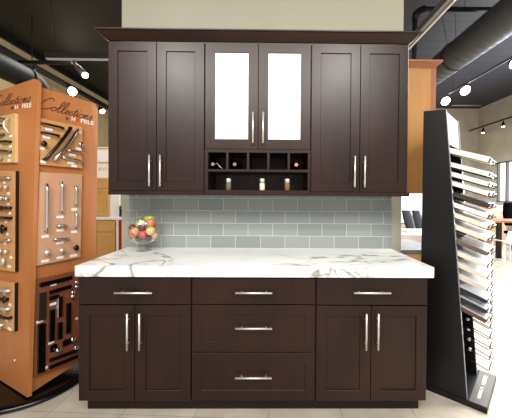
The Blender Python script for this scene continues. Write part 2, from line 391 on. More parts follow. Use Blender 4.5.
# wine cubbies and spice shelf
zs0, zs1, zb0, zb1 = Z1(169.4), Z1(171.8), Z1(190.2), zlow
t = thing('wine_rack', 'dark espresso unit of five wine cubbies over an open shelf', 'wine rack', ((u1+u2)/2, 18, zb1), None)
obj('top_panel', MB().box(u1+.05, u2-.05, YU+.1, 24.7, Z1(152.6), zg-.03), M['esp'], t)
obj('back_panel', MB().box(u1+.7, u2-.7, 24.1, 24.7, zb0, Z1(152.6)), M['esp_in'], t)
for a, b in ((u1+.05, X1(208, 160)), (X1(308, 160), u2-.05)): obj('side_panel', MB().box(a, b, YU+.1, 24.7, zb1+.0, Z1(152.6)-.01), M['esp'], t)
xa, xb = X1(208, 160)+.01, X1(308, 160)-.01
obj('shelf', MB().box(xa, xb, YU+.1, 24.05, zs1, zs0), M['esp'], t)
obj('bottom_panel', MB().box(xa, xb, YU+.1, 24.05, zb1, zb0), M['esp'], t)
for px in (227.2, 248, 268.3, 288.8):
    x = X1(px, 160); obj('divider', MB().box(x-.32, x+.32, YU+.15, 24.05, zs0+.01, Z1(152.6)-.01), M['esp'], t)
# light rails under the outer cabinets
for lab, a, b in (('dark light rail strip under the left wall cabinet', uL, u1-.05), ('dark light rail strip under the right wall cabinet', u2+.05, uR+.6)):
    mb = MB(); mb.box(a, b, YU+.1, YU+1.0, zlow, zbotu-.02, .06)
    if b > 20: mb.box(b-.9, b, YU+1.01, 24.3, zlow, zbotu-.02, .06)
    else: mb.box(a, a+.9, YU+1.01, 24.3, zlow, zbotu-.02, .06)
    tag(obj('light_rail', mb, M['esp']), lab, 'trim', 'light rails')
# crown
cp = [(-.3, uT+.02), (0, uT+.1), (.25, uT+.3), (1.1, uT+1.0), (2.1, uT+1.9), (2.45, uT+2.0), (2.45, uT+2.35), (-.3, uT+2.35)]
rs = [[V((uL-o, 24.7, z)) for o, z in cp], [V((uL-o, YU-o, z)) for o, z in cp], [V((uR+o, YU-o, z)) for o, z in cp], [V((uR+o, 24.7, z)) for o, z in cp]]
tag(obj('crown_molding', MB().rings(rs), M['esp']), 'dark flared crown molding along the top of the wall cabinets', 'molding')

# bottles and shakers
def bottle(px, py, cap, lab):
    c = P(px, py, y=YU+1.2); r = 1.45; zc = zs0+r+.02
    tilt = V((0, 1, 0))
    o = V((c.x, YU+1.0, zc))
    t = thing('wine_bottle', lab, 'bottle', (c.x, 18, zs0+.01), 'wine bottles in the cubbies')
    obj('glass_body', MB().lathe(o, [(.42, .9), (.45, 2.8), (.7, 3.8), (1.3, 4.8), (r, 5.6), (r, 11.3), (1.2, 11.6)], 24, tilt), M['blackgloss'], t)
    obj('cap', MB().lathe(o, [(.46, -.05), (.52, 0), (.52, .85), (.45, .9)], 20, tilt), cap, t)
    return t, o
tb, o = bottle(213, 162, M['grey'], 'wine bottle with pale cap and hanging tag in the leftmost cubby')
tg = [o+V((.7, -.1, .0)), o+V((1.3, -.15, .3)), o+V((1.5, -.2, -.2)), o+V((2.1, -.3, -.75)), o+V((2.7, -.4, -1.25))]
obj('neck_tag', MB().tube(tg, .07, 6), M['steel'], tb)
bottle(234.7, 163, M['grey'], 'wine bottle with pale cap in the second cubby from the left')
capr = base('rose_cap', (206,120,120), .4)
bottle(296.3, 162.5, capr, 'wine bottle with pink cap in the rightmost cubby')
salt = base('salt', (226,216,190), .7); pepper = base('peppercorn', (104,92,70), .8); spice = base('brown_spice', (124,92,52), .8)
for px, fill, lab in ((228.6, pepper, 'glass pepper shaker with chrome lid, left one on the spice shelf'), (262.2, salt, 'glass salt shaker with white filling and chrome lid on the spice shelf'), (287.2, spice, 'glass shaker of brown spice with chrome lid on the spice shelf')):
    c = P(px, 190.3, y=YU+2.0); c.z = zb0+.01; c.y = YU+2
    t = thing('spice_shaker', lab, 'shaker', c, 'shakers on the spice shelf')
    obj('jar', MB().lathe(c, [(.68, 0), (.74, .1), (.74, 1.9), (.7, 1.98)], 20), fill, t)
    obj('lid', MB().lathe(c, [(.74, 2.0), (.74, 3.2), (.62, 3.34), (.01, 3.38)], 20), M['steel'], t)

# ------------------------------------------------------------------ fruit bowl
zc = 37.11
bc = P(143.6, 249.5, z=zc); by = 19.2
k = (by+D)/F                      # inches per picture unit at the bowl
bx = P(143.8, 235, y=by).x
def Zb(py): return P(143.6, py, y=by).z
bowl = MB()
pr_ = [(10.6, 216.8), (12.4, 220), (14.2, 226), (14.9, 231), (14.2, 236), (11.5, 240.3), (7, 242.8), (2.2, 243.8)]
outer = [(r*k, Zb(y)-zc) for r, y in pr_]
bowl.lathe((bx, by, zc), outer, 40, cap0=False, cap1=True)
t = thing('glass_bowl', 'clear footed glass bowl holding fruit on the white countertop', 'bowl', (bx, by, zc))
bowl.tube([V((bx+10.6*k*math.cos(q), by+10.6*k*math.sin(q), Zb(216.8))) for q in [2*PI*j/40 for j in range(40)]], .09, 6, closed=True)
obj('cup', bowl, M['clear'], t)
zs = Zb(243.8)-zc
obj('stem', MB().lathe((bx, by, zc), [(.6, zs-.02), (.4, zs-.35), (.55, zs-.7), (.38, zs-1.0), (.5, .35), (2.2, .1), (2.3, .0)], 28), M['clear'], t)
def fruit(px, py, rp, mat, name, lab, cat, dy=0, sq=1.0, stretch=1.0, stem=True):
    c = P(px, py, y=by+dy); r = rp*k*(1+dy/(by+D))
    if name == 'lime':
        mb = MB().lathe(c, [(.01, -r*1.15), (r*.25, -r), (r*.5, -r*.5), (r*.58, 0), (r*.5, r*.5), (r*.2, r), (.01, r*1.2)], 18, (1, .1, .05))
    else:
        pf = [(.01, -r*.8*sq), (r*.25, -r*.9*sq), (r*.6, -r*.8*sq), (r*.9, -r*.42*sq), (r, 0), (r*.92, r*.42*sq), (r*.66, r*.78*sq), (r*.3, r*.88*sq), (.01, r*.74*sq)]
        ax = V((random.uniform(-.4, .4), random.uniform(-.5, .3), 1)); mb = MB().lathe(c, pf, 20, ax)
    o = tag(obj(name, mb, mat), lab, cat, 'fruit in the glass bowl')
    if stem and name in ('apple', 'plum'):
        a = ax.normalized(); obj('stem', MB().tube([c+a*r*.7*sq, c+a*r*.95*sq, c+a*r*1.15*sq+V((.05, 0, 0))], .05, 6), M['oak_dark'], o)
    return o
fruit(149.2, 218.6, 4.6, M['lime'], 'lime', 'bright green fruit lying across the top of the fruit bowl', 'fruit', .6)
fruit(140, 224.5, 4.4, M['greenapple'], 'apple', 'green apple near the top left of the fruit bowl', 'fruit', .2)
fruit(150.6, 222.6, 4.5, M['peach'], 'peach', 'peach at the top right of the bowl under the bright green fruit', 'fruit', -.5)
fruit(142.3, 227.6, 3.9, M['plum'], 'plum', 'dark plum in the centre of the fruit bowl', 'fruit', -1.6)
fruit(132.8, 227.8, 3.8, M['plum'], 'plum', 'dark plum at the left side of the bowl above a peach', 'fruit', -.3)
fruit(134.6, 231.8, 4.3, M['peach'], 'peach', 'peach at the left of the bowl above the orange', 'fruit', -1.9)
fruit(142.8, 234.6, 4.2, M['redapple'], 'apple', 'red apple low in the middle of the fruit bowl', 'fruit', -2.3)
fruit(150.6, 231, 4.6, M['yellow'], 'apple', 'yellow-green apple at the right of the fruit bowl', 'fruit', -1.5)
fruit(132.6, 235.8, 2.7, M['orange'], 'orange', 'small orange at the lower left of the fruit bowl', 'fruit', -.9)
fruit(154.3, 235.2, 3.2, M['peach'], 'peach', 'peach at the lower right edge of the fruit bowl', 'fruit', -.4)
fruit(148.3, 238.3, 3.6, M['plum'], 'plum', 'plum at the bottom right of the bowl under the yellow-green apple', 'fruit', -.7)
fruit(138.6, 238.6, 3.5, M['plum'], 'plum', 'plum at the bottom left of the bowl beside the orange', 'fruit', .2)
fruit(153.8, 228, 3.6, M['redapple'], 'apple', 'red apple at the right rear of the bowl behind the yellow-green apple', 'fruit', 1.3)

# ------------------------------------------------------------------ hardware display tower (left)
A0, A1 = V((-61.5, 5.0, 2.0)), V((-63.9, 11.7, 84.0))
eR = V((7, 15.4, 0)).normalized(); eL = V((-.878, .478, 0)); WRt, WLf = 18.6, 34
LN = A1-A0
nR = eR.cross(LN).normalized(); nL = LN.cross(eL).normalized()
if nR.x < 0: nR.negate()
if nL.y > 0: nL.negate()
tw = thing('hardware_display', 'orange wooden display tower of cabinet pulls on a round black base', 'display stand', (-67, 14, 0))
def panel(o0, o1, e, w, n, th, rise0=0, rise1=0, rnd=2.2):
    """upright board with a rounded far top corner"""
    pts = [o0+LN.normalized()*0, o0+e*w+LN.normalized()*rise1]
    top = o1
    for a in range(0, 7):
        q = a/6*PI/2
        pts.append(top+e*(w-rnd+rnd*math.cos(q))+LN.normalized()*(rise0-rnd+rnd*math.sin(q)))
    pts.append(top+LN.normalized()*rise0)
    return MB().prism(pts, -n*th)
AR = A0-nR*1.1
obj('right_panel', panel(AR+eR*.9, A1-nR*1.1+eR*.9, eR, WRt-.9, nR, .75, 0, 2.6), M['cherry'], tw)
# the left panel is mirrored: its rounded top corner is at the near edge
def panelL():
    l = LN.normalized(); w = WLf; rnd = 2.2; pts = [A0+eL*w, A0]; top = A1+l*2.0
    for a in range(0, 7):
        q = a/6*PI/2; pts.append(top+eL*(rnd-rnd*math.cos(q))+l*(-rnd+rnd*math.sin(q)))
    pts.append(top+eL*w)
    return MB().prism(pts, -nL*1.0)
obj('left_panel', panelL(), M['cherry'], tw)
B0, C0, B1, C1 = A0+eR*WRt, A0+eL*WLf, A1+eR*WRt, A1+eL*WLf
obj('rear_panel', MB().prism([B0-nR*1.9-eR*.6+V((0,0,3)), C0+V((0,0,3)), C1, B1-nR*1.9-eR*.6], V((.2, .35, 0))), M['cherry'], tw)
disc = MB().lathe((-70.4, 17.2, 0), [(16.5, 0), (16.8, .25), (16.8, .9), (16.2, 1.3), (15, 1.4), (.1, 1.6)], 72)
obj('base_disc', disc, M['blackgloss'], tw)
obj('hub', MB().lathe((-71, 20, 0), [(8.0, 1.3), (7.0, 3.4)], 32), M['black'], tw)
# boards
def quad_board(pxs, p0, n, th):
    """board on a panel: corners found on its front plane"""
    q = [PP(x, y, p0+n*th, n) for x, y in pxs]; return q, MB().prism(q, -n*(th-.03))
def bar_pull(pts, n, r, mat, b, arc=0):
    a, c = pts; out = n*(.9); L = (c-a)
    path = [a, a+out*.8, a+L*.12+out]+[a+L*f+out*(1+arc*math.sin(PI*f)) for f in (.3, .5, .7)]+[c-L*.12+out, c+out*.8, c]
    return obj('pull_handle', MB().tube(path, r, 8), mat, b)
def knob(p, n, r, mat, b):
    return obj('knob', MB().lathe(p, [(r*.45, 0), (r*.35, .5), (r*.8, .7), (r, 1.0), (r*.7, 1.3), (.01, 1.4)], 14, n), mat, b)
def tagp(p, n, e, w, h, b):
    return obj('paper_label', MB().obox(p+n*.03, e, LN.normalized(), n, w/2, h/2, .03), M['paper'], b)
bo = {}
for key, pxs, mat, side, lab in (
    ('R1', ((40, 118), (82.3, 127), (82.3, 168.3), (40, 164.6)), M['board'], 'R', 'pale maple board with dark and silver pulls'),
    ('R2', ((39.6, 172), (82, 174.2), (80.5, 257), (36, 266)), M['tan'], 'R', 'pinkish tan board with chrome pulls'),
    ('R3', ((35.6, 280), (80.5, 270), (80.5, 360.5), (33.4, 378)), M['walnut'], 'R', 'brown board with dark pulls and bars'),
    ('L1', ((-5, 117.4), (14.8, 113.2), (14.8, 162.4), (-5, 163)), M['maple'], 'L', 'pale yellow board with bronze pulls'),
    ('L2', ((-5, 170.7), (15.6, 170.9), (15, 272), (-5, 269.2)), M['board'], 'L', 'light wood board with silver and dark knobs'),
    ('L3', ((-5, 279.8), (14.6, 283), (14.2, 331.7), (-5, 325.4)), M['board'], 'L', 'light wood board with silver and bronze pulls')):
    p0, n, th = (AR, nR, .5) if side == 'R' else (A0, nL, .4)
    q, mb = quad_board(pxs, p0, n, .8)
    b = obj('sample_board', mb, mat, tw); b['label'] = lab
    bo[key] = (b, p0+n*.8, n, eR if side == 'R' else eL)
    if side == 'L' and key != 'L1':
        obj('edge_strip', MB().prism([q[1], q[2], q[2]-n*.77, q[1]-n*.77], -eL*.12), M['black'], b)['label'] = 'black edge'
def put(key, items, labels=()):
    b, p0, n, e = bo[key]
    for it in items:
        if it[0] == 'bar':
            _, x0, y0, x1, y1, r, mat = it[:7]; bar_pull((PP(x0, y0, p0, n), PP(x1, y1, p0, n)), n, r, mat, b, it[7] if len(it) > 7 else 0)
        elif it[0] == 'knob':
            _, x, y, r, mat = it; knob(PP(x, y, p0, n), n, r, mat, b)
        elif it[0] == 'plate':
            _, x0, y0, x1, y1, w, mat = it; a, c = PP(x0, y0, p0, n), PP(x1, y1, p0, n); d = (c-a).normalized(); s = n.cross(d)
            obj('pull_plate', MB().obox((a+c)/2+n*.25, d, s, n, (c-a).length/2, w/2, .24, .08), mat, b)
    for x, y, w in labels: tagp(PP(x, y, p0, n), n, e, w, .7, b)
G, Ch, K, St = M['gun'], M['chrome'], M['black'], M['steel']
put('R1', [('bar', 41, 123.6, 62, 128.4, .3, G), ('bar', 41, 132.6, 57.5, 136, .3, G), ('knob', 42.2, 144, .8, G), ('bar', 44.2, 159.5, 69.3, 128.2, .46, G, .5),
    ('bar', 53.2, 160, 76.2, 130, .46, Ch, .5), ('knob', 79, 144.6, .75, Ch), ('bar', 66.8, 150.4, 81.2, 153, .3, Ch), ('bar', 62, 158, 81.2, 161.4, .3, Ch)],
    ((49, 129.4, 1.9), (46.6, 137.3, 1.9), (42, 148.5, 1.3), (43, 161.8, 1.5), (79, 132.4, 1.5), (78.5, 148.8, 1.6), (72.5, 155, 2), (70.8, 163, 2), (74, 166, 1.6)))
put('R2', [('bar', 45.5, 184.4, 45, 231, .36, Ch), ('bar', 60.5, 182.5, 60, 212, .34, Ch), ('bar', 74.6, 186.4, 74.3, 204.5, .34, Ch), ('bar', 74.6, 213, 74.2, 227, .34, Ch),
    ('bar', 57, 226, 64.8, 225.5, .4, Ch), ('bar', 53.5, 239.4, 66.8, 238.4, .34, Ch), ('knob', 45.6, 252.5, .85, St), ('knob', 60.4, 250.4, .8, St), ('knob', 74.4, 247.8, .85, G)],
    ((45.2, 236.5, 1.9), (60, 217, 1.9), (74.2, 209.4, 1.7), (74, 231.8, 1.7), (60, 230.2, 1.9), (60, 242.8, 1.9), (45, 261, 1.9), (60, 257.6, 1.9), (73.6, 255.6, 2.2)))
bz = base('dark_bronze', (44,34,28), .35, .8); ol = base('pewter', (112,100,84), .35, .9)
BG = M['blackgloss']
put('R3', [('plate', 39, 285, 71.6, 277.4, 1.1, BG), ('plate', 48.7, 292.6, 71, 286, 1.0, bz), ('plate', 48.7, 298.6, 58.2, 296, 1.0, bz), ('plate', 41.8, 292.5, 41.4, 320, 1.9, ol),
    ('plate', 51.8, 309.5, 51.2, 341, 1.4, BG), ('plate', 59.6, 296, 59.3, 317, 1.3, Ch), ('plate', 68.2, 303, 67.8, 333, 1.3, bz), ('plate', 39.6, 324, 39, 373, 1.0, BG), ('plate', 43, 323.5, 42.4, 372, 1.0, BG),
    ('plate', 59.5, 322, 59.2, 339, 1.3, BG), ('plate', 49.5, 349.5, 56.2, 346.5, 1.8, G), ('plate', 62, 344, 72.2, 339.5, 1.6, G), ('knob', 71, 338.8, .7, Ch), ('knob', 74, 347, .7, Ch), ('knob', 56, 349.5, .7, Ch),
    ('plate', 48.8, 360.6, 76.8, 350, .9, bz), ('plate', 48.8, 367.6, 77.6, 355.8, .9, BG), ('knob', 74.2, 282, .55, Ch), ('knob', 74.2, 286.4, .55, Ch), ('knob', 70.6, 292, .55, Ch), ('knob', 70.4, 296, .55, Ch)],
    ((53.5, 284.4, 1.6), (53, 304, 1.7), (39.8, 321.4, 1.7), (46.2, 367.5, .7), (51.2, 342.5, 1.5), (59.3, 306.4, 1.3), (76.6, 318.5, .6)))
put('L1', [('bar', 10.4, 118.5, 11, 133.2, .3, St, .8), ('bar', -2.5, 119.5, 5, 119, .32, ol), ('bar', -2.5, 127, 5, 126.2, .32, bz), ('bar', -2.5, 135.5, 4.6, 134.8, .4, ol), ('bar', -3, 142.4, 11.6, 142, .36, G), ('bar', -3, 150.5, 11.6, 151.8, .36, ol), ('knob', 2.8, 158.5, .9, M['steel'])],
    ((10.6, 136, 1.7), (10.5, 146.5, 1.4), (9.6, 155.6, 1.4), (1, 145.5, 1.4), (9, 160.6, 1.4)))
put('L2', [('bar', -2.5, 177.8, 11.4, 178.2, .35, Ch), ('knob', 3.2, 187, .8, St), ('knob', 9.2, 187.4, .7, St), ('knob', 4.6, 198.3, .9, Ch), ('knob', 9.6, 198.8, .8, Ch), ('bar', -3, 207.6, 11.6, 208, .42, G), ('knob', 5.6, 208, .7, G),
    ('bar', -2.5, 217.4, 12, 218, .42, bz), ('knob', 6.2, 229, 1.4, G), ('bar', -2.5, 239.2, 12, 240, .34, Ch), ('knob', 3.6, 251.2, .9, St), ('knob', 9.4, 251.2, .7, St), ('knob', 6.4, 261, 1.2, St)],
    ((4.4, 182.6, 1.5), (8.6, 193.6, 1.5), (8.2, 204, 1.5), (10, 213.4, 1.4), (6, 221.8, 1.6), (7, 234, 1.6), (5, 243.2, 1.6), (11, 257.4, 1.3), (9.4, 266.6, 1.8)))
put('L3', [('bar', -2.5, 289.4, 11.2, 290.4, .5, St), ('bar', -2.5, 296.8, 8, 299.4, .5, G), ('knob', 8.4, 299, 1.0, G), ('bar', -2.5, 306.6, 11, 308.4, .5, St), ('bar', 1.5, 315.6, 12, 317.4, .4, bz), ('bar', -2.5, 322.6, 4.6, 324.4, .5, St)],
    ((4.4, 293.6, 1.5), (10, 304.8, 1.4), (4, 311, 1.5), (6.6, 320.2, 1.6), (0, 327, 1.4), (9.6, 329, 2)))
# lettering
def smooth_path(pts, k=5):
    q = [V((a, b, 0)) for a, b in pts]; out = []
    for i in range(len(q)-1):
        p0_, p1_, p2_, p3_ = q[max(i-1, 0)], q[i], q[i+1], q[min(i+2, len(q)-1)]
        for j in range(k):
            t_ = j/k; out.append(.5*((2*p1_)+(p2_-p0_)*t_+(2*p0_-5*p1_+4*p2_-p3_)*t_*t_+(3*p1_-p0_-3*p2_+p3_)*t_**3))
    return out+[q[-1]]
GL = {'C': (1.9, [[(1.55,2.2),(1.5,2.65),(1.05,2.75),(.5,2.2),(.12,1.3),(.1,.5),(.45,0),(1.1,.1),(1.8,.7)]]),
 'o': (.95, [[(.55,1),(.12,.8),(0,.35),(.28,0),(.68,.25),(.74,.75),(.5,1),(.72,.85),(1.0,.9)]]),
 'l': (.72, [[(0,.25),(.45,1.3),(.68,2.3),(.52,2.75),(.27,2.1),(.15,.7),(.3,0),(.72,.3)]]),
 'e': (.72, [[(0,.3),(.45,.6),(.58,.92),(.32,1),(.07,.5),(.27,0),(.72,.3)]]),
 'c': (.72, [[(0,.3),(.3,.9),(.6,.85),(.35,1),(.07,.5),(.27,0),(.72,.3)]]),
 't': (.62, [[(0,.3),(.35,1.1),(.45,1.8)],[(.45,1.8),(.22,.6),(.3,0),(.62,.3)],[(.05,1.15),(.75,1.25)]]),
 'i': (.6, [[(0,.3),(.28,1),(.18,.35),(.32,0),(.6,.3)],[(.4,1.5),(.46,1.6)]]),
 'n': (1.05, [[(0,.3),(.22,1),(.1,0)],[(.1,.05),(.4,.95),(.62,.9),(.52,.2),(.65,0),(1.05,.3)]]),
 's': (.7, [[(0,.3),(.35,1.1),(.52,.6),(.42,.08),(.08,.08)]])}
def script_word(word, o, ex, ey, n, rad):
    mb = MB(); x = 0
    for ch in word:
        adv, st = GL[ch]
        for p in st:
            mb.tube([o+ex*(v.x+x+v.y*.38)+ey*v.y+n*.05 for v in smooth_path(p)], rad, 6, flat=n)
        x += adv
    return mb, x
def font_word(word, o, ex, ey, n, shear=0):
    cu = bpy.data.curves.new('t', 'FONT'); cu.body = word; cu.size = 1; cu.resolution_u = 3; cu.shear = shear; cu.extrude = .02; cu.offset = .012
    ob = bpy.data.objects.new('t', cu); C.objects.link(ob); bpy.context.view_layer.update()
    me = ob.evaluated_get(bpy.context.evaluated_depsgraph_get()).to_mesh()
    mb = MB().add([o+ex*v.co.x+ey*v.co.y+n*(.04+v.co.z) for v in me.vertices], [tuple(p.vertices) for p in me.polygons])
    w = max((v.co.x for v in me.vertices), default=1)
    ob.to_mesh_clear(); bpy.data.objects.remove(ob); bpy.data.curves.remove(cu)
    return mb, w
def write_on(par, p0, n, a, b, ht, word, mat, kind, name, shear=0, rad=.1):
    """word from picture spot a to b along the panel, letters ht inches high"""
    o, e = PP(*a, p0, n), PP(*b, p0, n); d = (e-o).normalized(); u = LN.normalized(); L = (e-o).length
    if kind == 'script':
        _, w = script_word(word, o, d, u, n, rad); sx = L/w
        mb, _ = script_word(word, o, d*sx, u*ht, n, rad)
    else:
        _, w = font_word(word, V(), V((1,0,0)), V((0,1,0)), V((0,0,1)))
        mb, _ = font_word(word, o, d*(L/w), u*ht, n, shear)
    return obj(name, mb, mat, par)
rp = [c for c in tw.children if c.name.startswith('right_panel')][0]; lp = [c for c in tw.children if c.name.startswith('left_panel')][0]
write_on(rp, AR, nR, (38.2, 107.6), (91.5, 120.6), 1.35, 'Collections', M['ink'], 'script', 'lettering', rad=.1)
write_on(rp, AR, nR, (65.2, 119.2), (68.6, 120.2), 1.5, 'by', M['ink'], 'font', 'lettering', .3)
write_on(rp, AR, nR, (71.2, 120.4), (75, 121.4), 1.75, 'H', M['white'], 'font', 'logo_lettering')
write_on(rp, AR, nR, (75.6, 121.4), (79.6, 122.4), 1.75, 'Ä', M['redlogo'], 'font', 'logo_lettering')
write_on(rp, AR, nR, (80.2, 122.4), (93.8, 125.2), 1.75, 'FELE', M['white'], 'font', 'logo_lettering')
write_on(lp, A0, nL, (-6.5, 107.2), (30, 101.6), 1.25, 'Collections', M['ink'], 'script', 'lettering', rad=.1)
write_on(lp, A0, nL, (10.6, 109.2), (14, 108.8), 1.4, 'by', M['ink'], 'font', 'lettering', .3)
write_on(lp, A0, nL, (14.8, 109.4), (18, 108.9), 1.7, 'H', M['white'], 'font', 'logo_lettering')
write_on(lp, A0, nL, (18.5, 108.8), (21.6, 108.4), 1.7, 'Ä', M['redlogo'], 'font', 'logo_lettering')
write_on(lp, A0, nL, (22.1, 108.3), (31.4, 106.8), 1.7, 'FELE', M['white'], 'font', 'logo_lettering')
obj('screw_cover', MB().lathe(PP(14.8, 360.5, A0, nL), [(.35, 0), (.3, .12), (.01, .16)], 12, nL), M['white'], lp)

# ------------------------------------------------------------------ flooring sample rack (right)
F0 = V((54.7, 2.1, 0)); n_ = V((.68, .733, 0)).normalized(); m_ = V((.733, -.68, 0)).normalized()
def R(t, w, z): return F0+m_*t+n_*w+V((0, 0, z))
rk = thing('sample_rack', 'tall black flooring sample rack with wire arms, right of the counter', 'display rack', R(-8, 8, 0))
WP = 14.6
pl = obj('plinth', MB().rings([[R(t, w, z) for t, w in ((-18, -.6), (0, -.6), (0, 18), (-18, 18))] for z in (0, 1.5)]), M['blacklam'], rk)
pg = base('plinth_grey', (96,90,86), .4)
obj('plinth_cover', MB().rings([[R(t, w, z) for t, w in ((-3.9, -.4), (-.1, -.4), (-.1, 17.8), (-3.9, 17.8))] for z in (1.51, 1.56)]), pg, rk)['label'] = 'grey plinth top'
def side(w, th): return MB().prism([R(-15.9, w, 1.51), R(-4.4, w, 1.51), R(-10.1, w, 77.4), R(-15.6, w, 77.9)], n_*th)
obj('side_panel', side(-.4, .8), M['blacklam'], rk); obj('side_panel', side(WP, .8), M['blacklam'], rk)
def tz(z): return -4.4-5.7*(z-1.5)/76
for w in (-.4, WP):
    obj('edge_strip', MB().prism([R(-4.38, w+.02, 1.6), R(-4.26, w+.02, 1.6), R(-9.96, w+.02, 77.3), R(-10.08, w+.02, 77.3)], n_*.76), M['edge'], rk)  # added grey strips, window reflection on the black edges put into their colour
obj('front_panel', MB().prism([R(tz(68.5)-.1, .42, 68.5), R(tz(77)-.1, .42, 77), R(tz(77)-.6, .42, 77), R(tz(68.5)-.6, .42, 68.5)], n_*(WP-.45)), base('silver_panel', (205,208,214), .3), rk)['label'] = 'pale silver header panel'
obj('top_cap', MB().prism([R(-15.5, .42, 76.4), R(-10.6, .42, 76.2), R(-10.6, .42, 76.9), R(-15.5, .42, 77.2)], n_*(WP-.45)), M['blacklam'], rk)
obj('back_panel', MB().prism([R(-15.8, .42, 1.6), R(-15.2, .42, 1.6), R(-15.0, .42, 76.3), R(-15.6, .42, 76.3)], n_*(WP-.45)), M['black'], rk)
# white lettering strip on the plinth top: two short rows of small pale marks
mk = MB()
w = 2.2
while w < 15.5:
    if not 8.4 < w < 9.3:
        hh = .95 if w > 9 else .75
        t0 = -2.2
        mk.rings([[R(t0-hh/2, w, z), R(t0+hh/2, w, z), R(t0+hh/2, w+.2, z), R(t0-hh/2, w+.2, z)] for z in (1.565, 1.6)])
        q = random.choice((-1, 0, 1)); mk.rings([[R(t0+q*hh*.38-.1, w+.2, z), R(t0+q*hh*.38+.1, w+.2, z), R(t0+q*hh*.38+.1, w+.5, z), R(t0+q*hh*.38-.1, w+.5, z)] for z in (1.565, 1.6)])
        if random.random() < .6: mk.rings([[R(t0-hh/2, w+.5, z), R(t0+hh/2, w+.5, z), R(t0+hh/2, w+.66, z), R(t0-hh/2, w+.66, z)] for z in (1.565, 1.6)])
    w += .86
obj('lettering', mk, M['white'], pl)
# boards and arms
bz_ = [67.2, 63.3, 60.7, 58.2, 55.2, 52.4, 49.6, 46.4, 42.6, 39.5, 36.4, 33.3, 30.1, 27.5, 25.0]
dz_ = [3.8, 3.6, 3.4, 3.1, 3.2, 3.6, 3.6, 3.4, 3.0, 2.7, 2.5, 2.3, 1.8, 1.5, 1.3]
cr = (238,232,218); wh = (236,236,236)
spec = [(cr, cr, 'cream', 'topmost'), (cr, cr, 'cream', 'second from the top'), (wh, cr, 'off-white', 'third from the top'), (cr, cr, 'cream', 'fourth from the top'),
    ((70,62,58), (58,48,42), 'dark brown', 'fifth from the top'), (cr, wh, 'pale cream', 'just below the dark brown one'), (cr, (234,224,206), 'cream', 'second below the dark brown one'), (wh, (232,222,204), 'off-white', 'just above the grey-brown one'),
    ((146,134,128), (104,88,80), 'grey-brown', 'in the middle of the rack'), (wh, (234,226,210), 'white', 'just below the grey-brown one'), (wh, (226,216,196), 'white', 'second below the grey-brown one'), (wh, (220,208,188), 'white', 'third below the grey-brown one'),
    ((216,220,228), (40,36,34), 'pale grey dark-edged', 'third from the bottom'), ((216,220,228), (40,36,34), 'pale grey dark-edged', 'second from the bottom'), ((212,214,220), (96,66,48), 'pale grey brown-edged', 'lowest, above the empty wire arms')]  # pale bluish faces carry the window reflection in their colour
bm_cache = {}
def bmat(c, rough=.25):
    if c not in bm_cache: bm_cache[c] = wood('sample_%d_%d_%d' % c, tuple(int(k*.97) for k in c), c, rough, sc=(.5,.5,.5), bump=0)
    return bm_cache[c]
def arm(z, k):
    """one U-shaped wire arm, sloping down and out from the rack"""
    a = -13.5; b = -.45; s = .36
    zz = lambda t: z-(t-tz(z))*s
    pts = []
    for w in (3.2, 11.2): pass
    pts = [R(a, 3.2, zz(a)), R(b, 3.2, zz(b)), R(b+.35, 3.4, zz(b)+.25), R(b+.4, 3.6, zz(b)+.85), R(b+.4, 10.8, zz(b)+.85), R(b+.35, 11.0, zz(b)+.25), R(b, 11.2, zz(b)), R(a, 11.2, zz(a))]
    return obj('wire_arm', MB().tube(pts, .14, 6), M['blackgloss'], rk)
for i, (z, dz, (c, ce, nm, wh_)) in enumerate(zip(bz_, dz_, spec)):
    t0 = tz(z); s = dz/(-t0)
    s = .36
    arm(z-1.45, i)
    a = t0-2.5; b = -.5
    th = 1.15 if i != 0 else 1.35
    zt = lambda t: z-(t-t0)*s
    t_ = thing('flooring_sample', '%s flooring sample board on the black rack, %s' % (nm, wh_), 'flooring sample', R((a+b)/2, 7.3, zt(b)-th), 'flooring samples on the rack')
    dr = (R(b, 0, zt(b))-R(a, 0, zt(a))).normalized(); nn = dr.cross(n_)
    if nn.z < 0: nn.negate()
    Lb = (R(b, 0, zt(b))-R(a, 0, zt(a))).length
    cc = (R(a, 7.3, zt(a))+R(b, 7.3, zt(b)))/2-nn*(th/2)
    obj('board', MB().obox(cc-nn*.02, dr, n_, nn, Lb/2, 6.3, th/2-.03, .06), bmat(ce), t_)
    obj('face', MB().obox(cc+nn*(th/2-.02), dr, n_, nn, Lb/2-.05, 6.25, .03), bmat(c, .2), t_)
    for w in (3.3, 11.1): obj('end_clip', MB().obox(R(b, w, zt(b))-nn*(th/2)+dr*.1, dr, n_, nn, .1, .8, th/2*.8, .04), M['black'], t_)
for i, z in enumerate((22.0, 19.2, 16.4, 13.6, 10.8)):
    arm(z, i)
    obj('peg', MB().lathe(R(tz(z)-.6, 9.2, z-.1), [(.01, 0), (.35, .1), (.42, .4), (.35, .7), (.01, .8)], 12, m_), M['white'], rk)

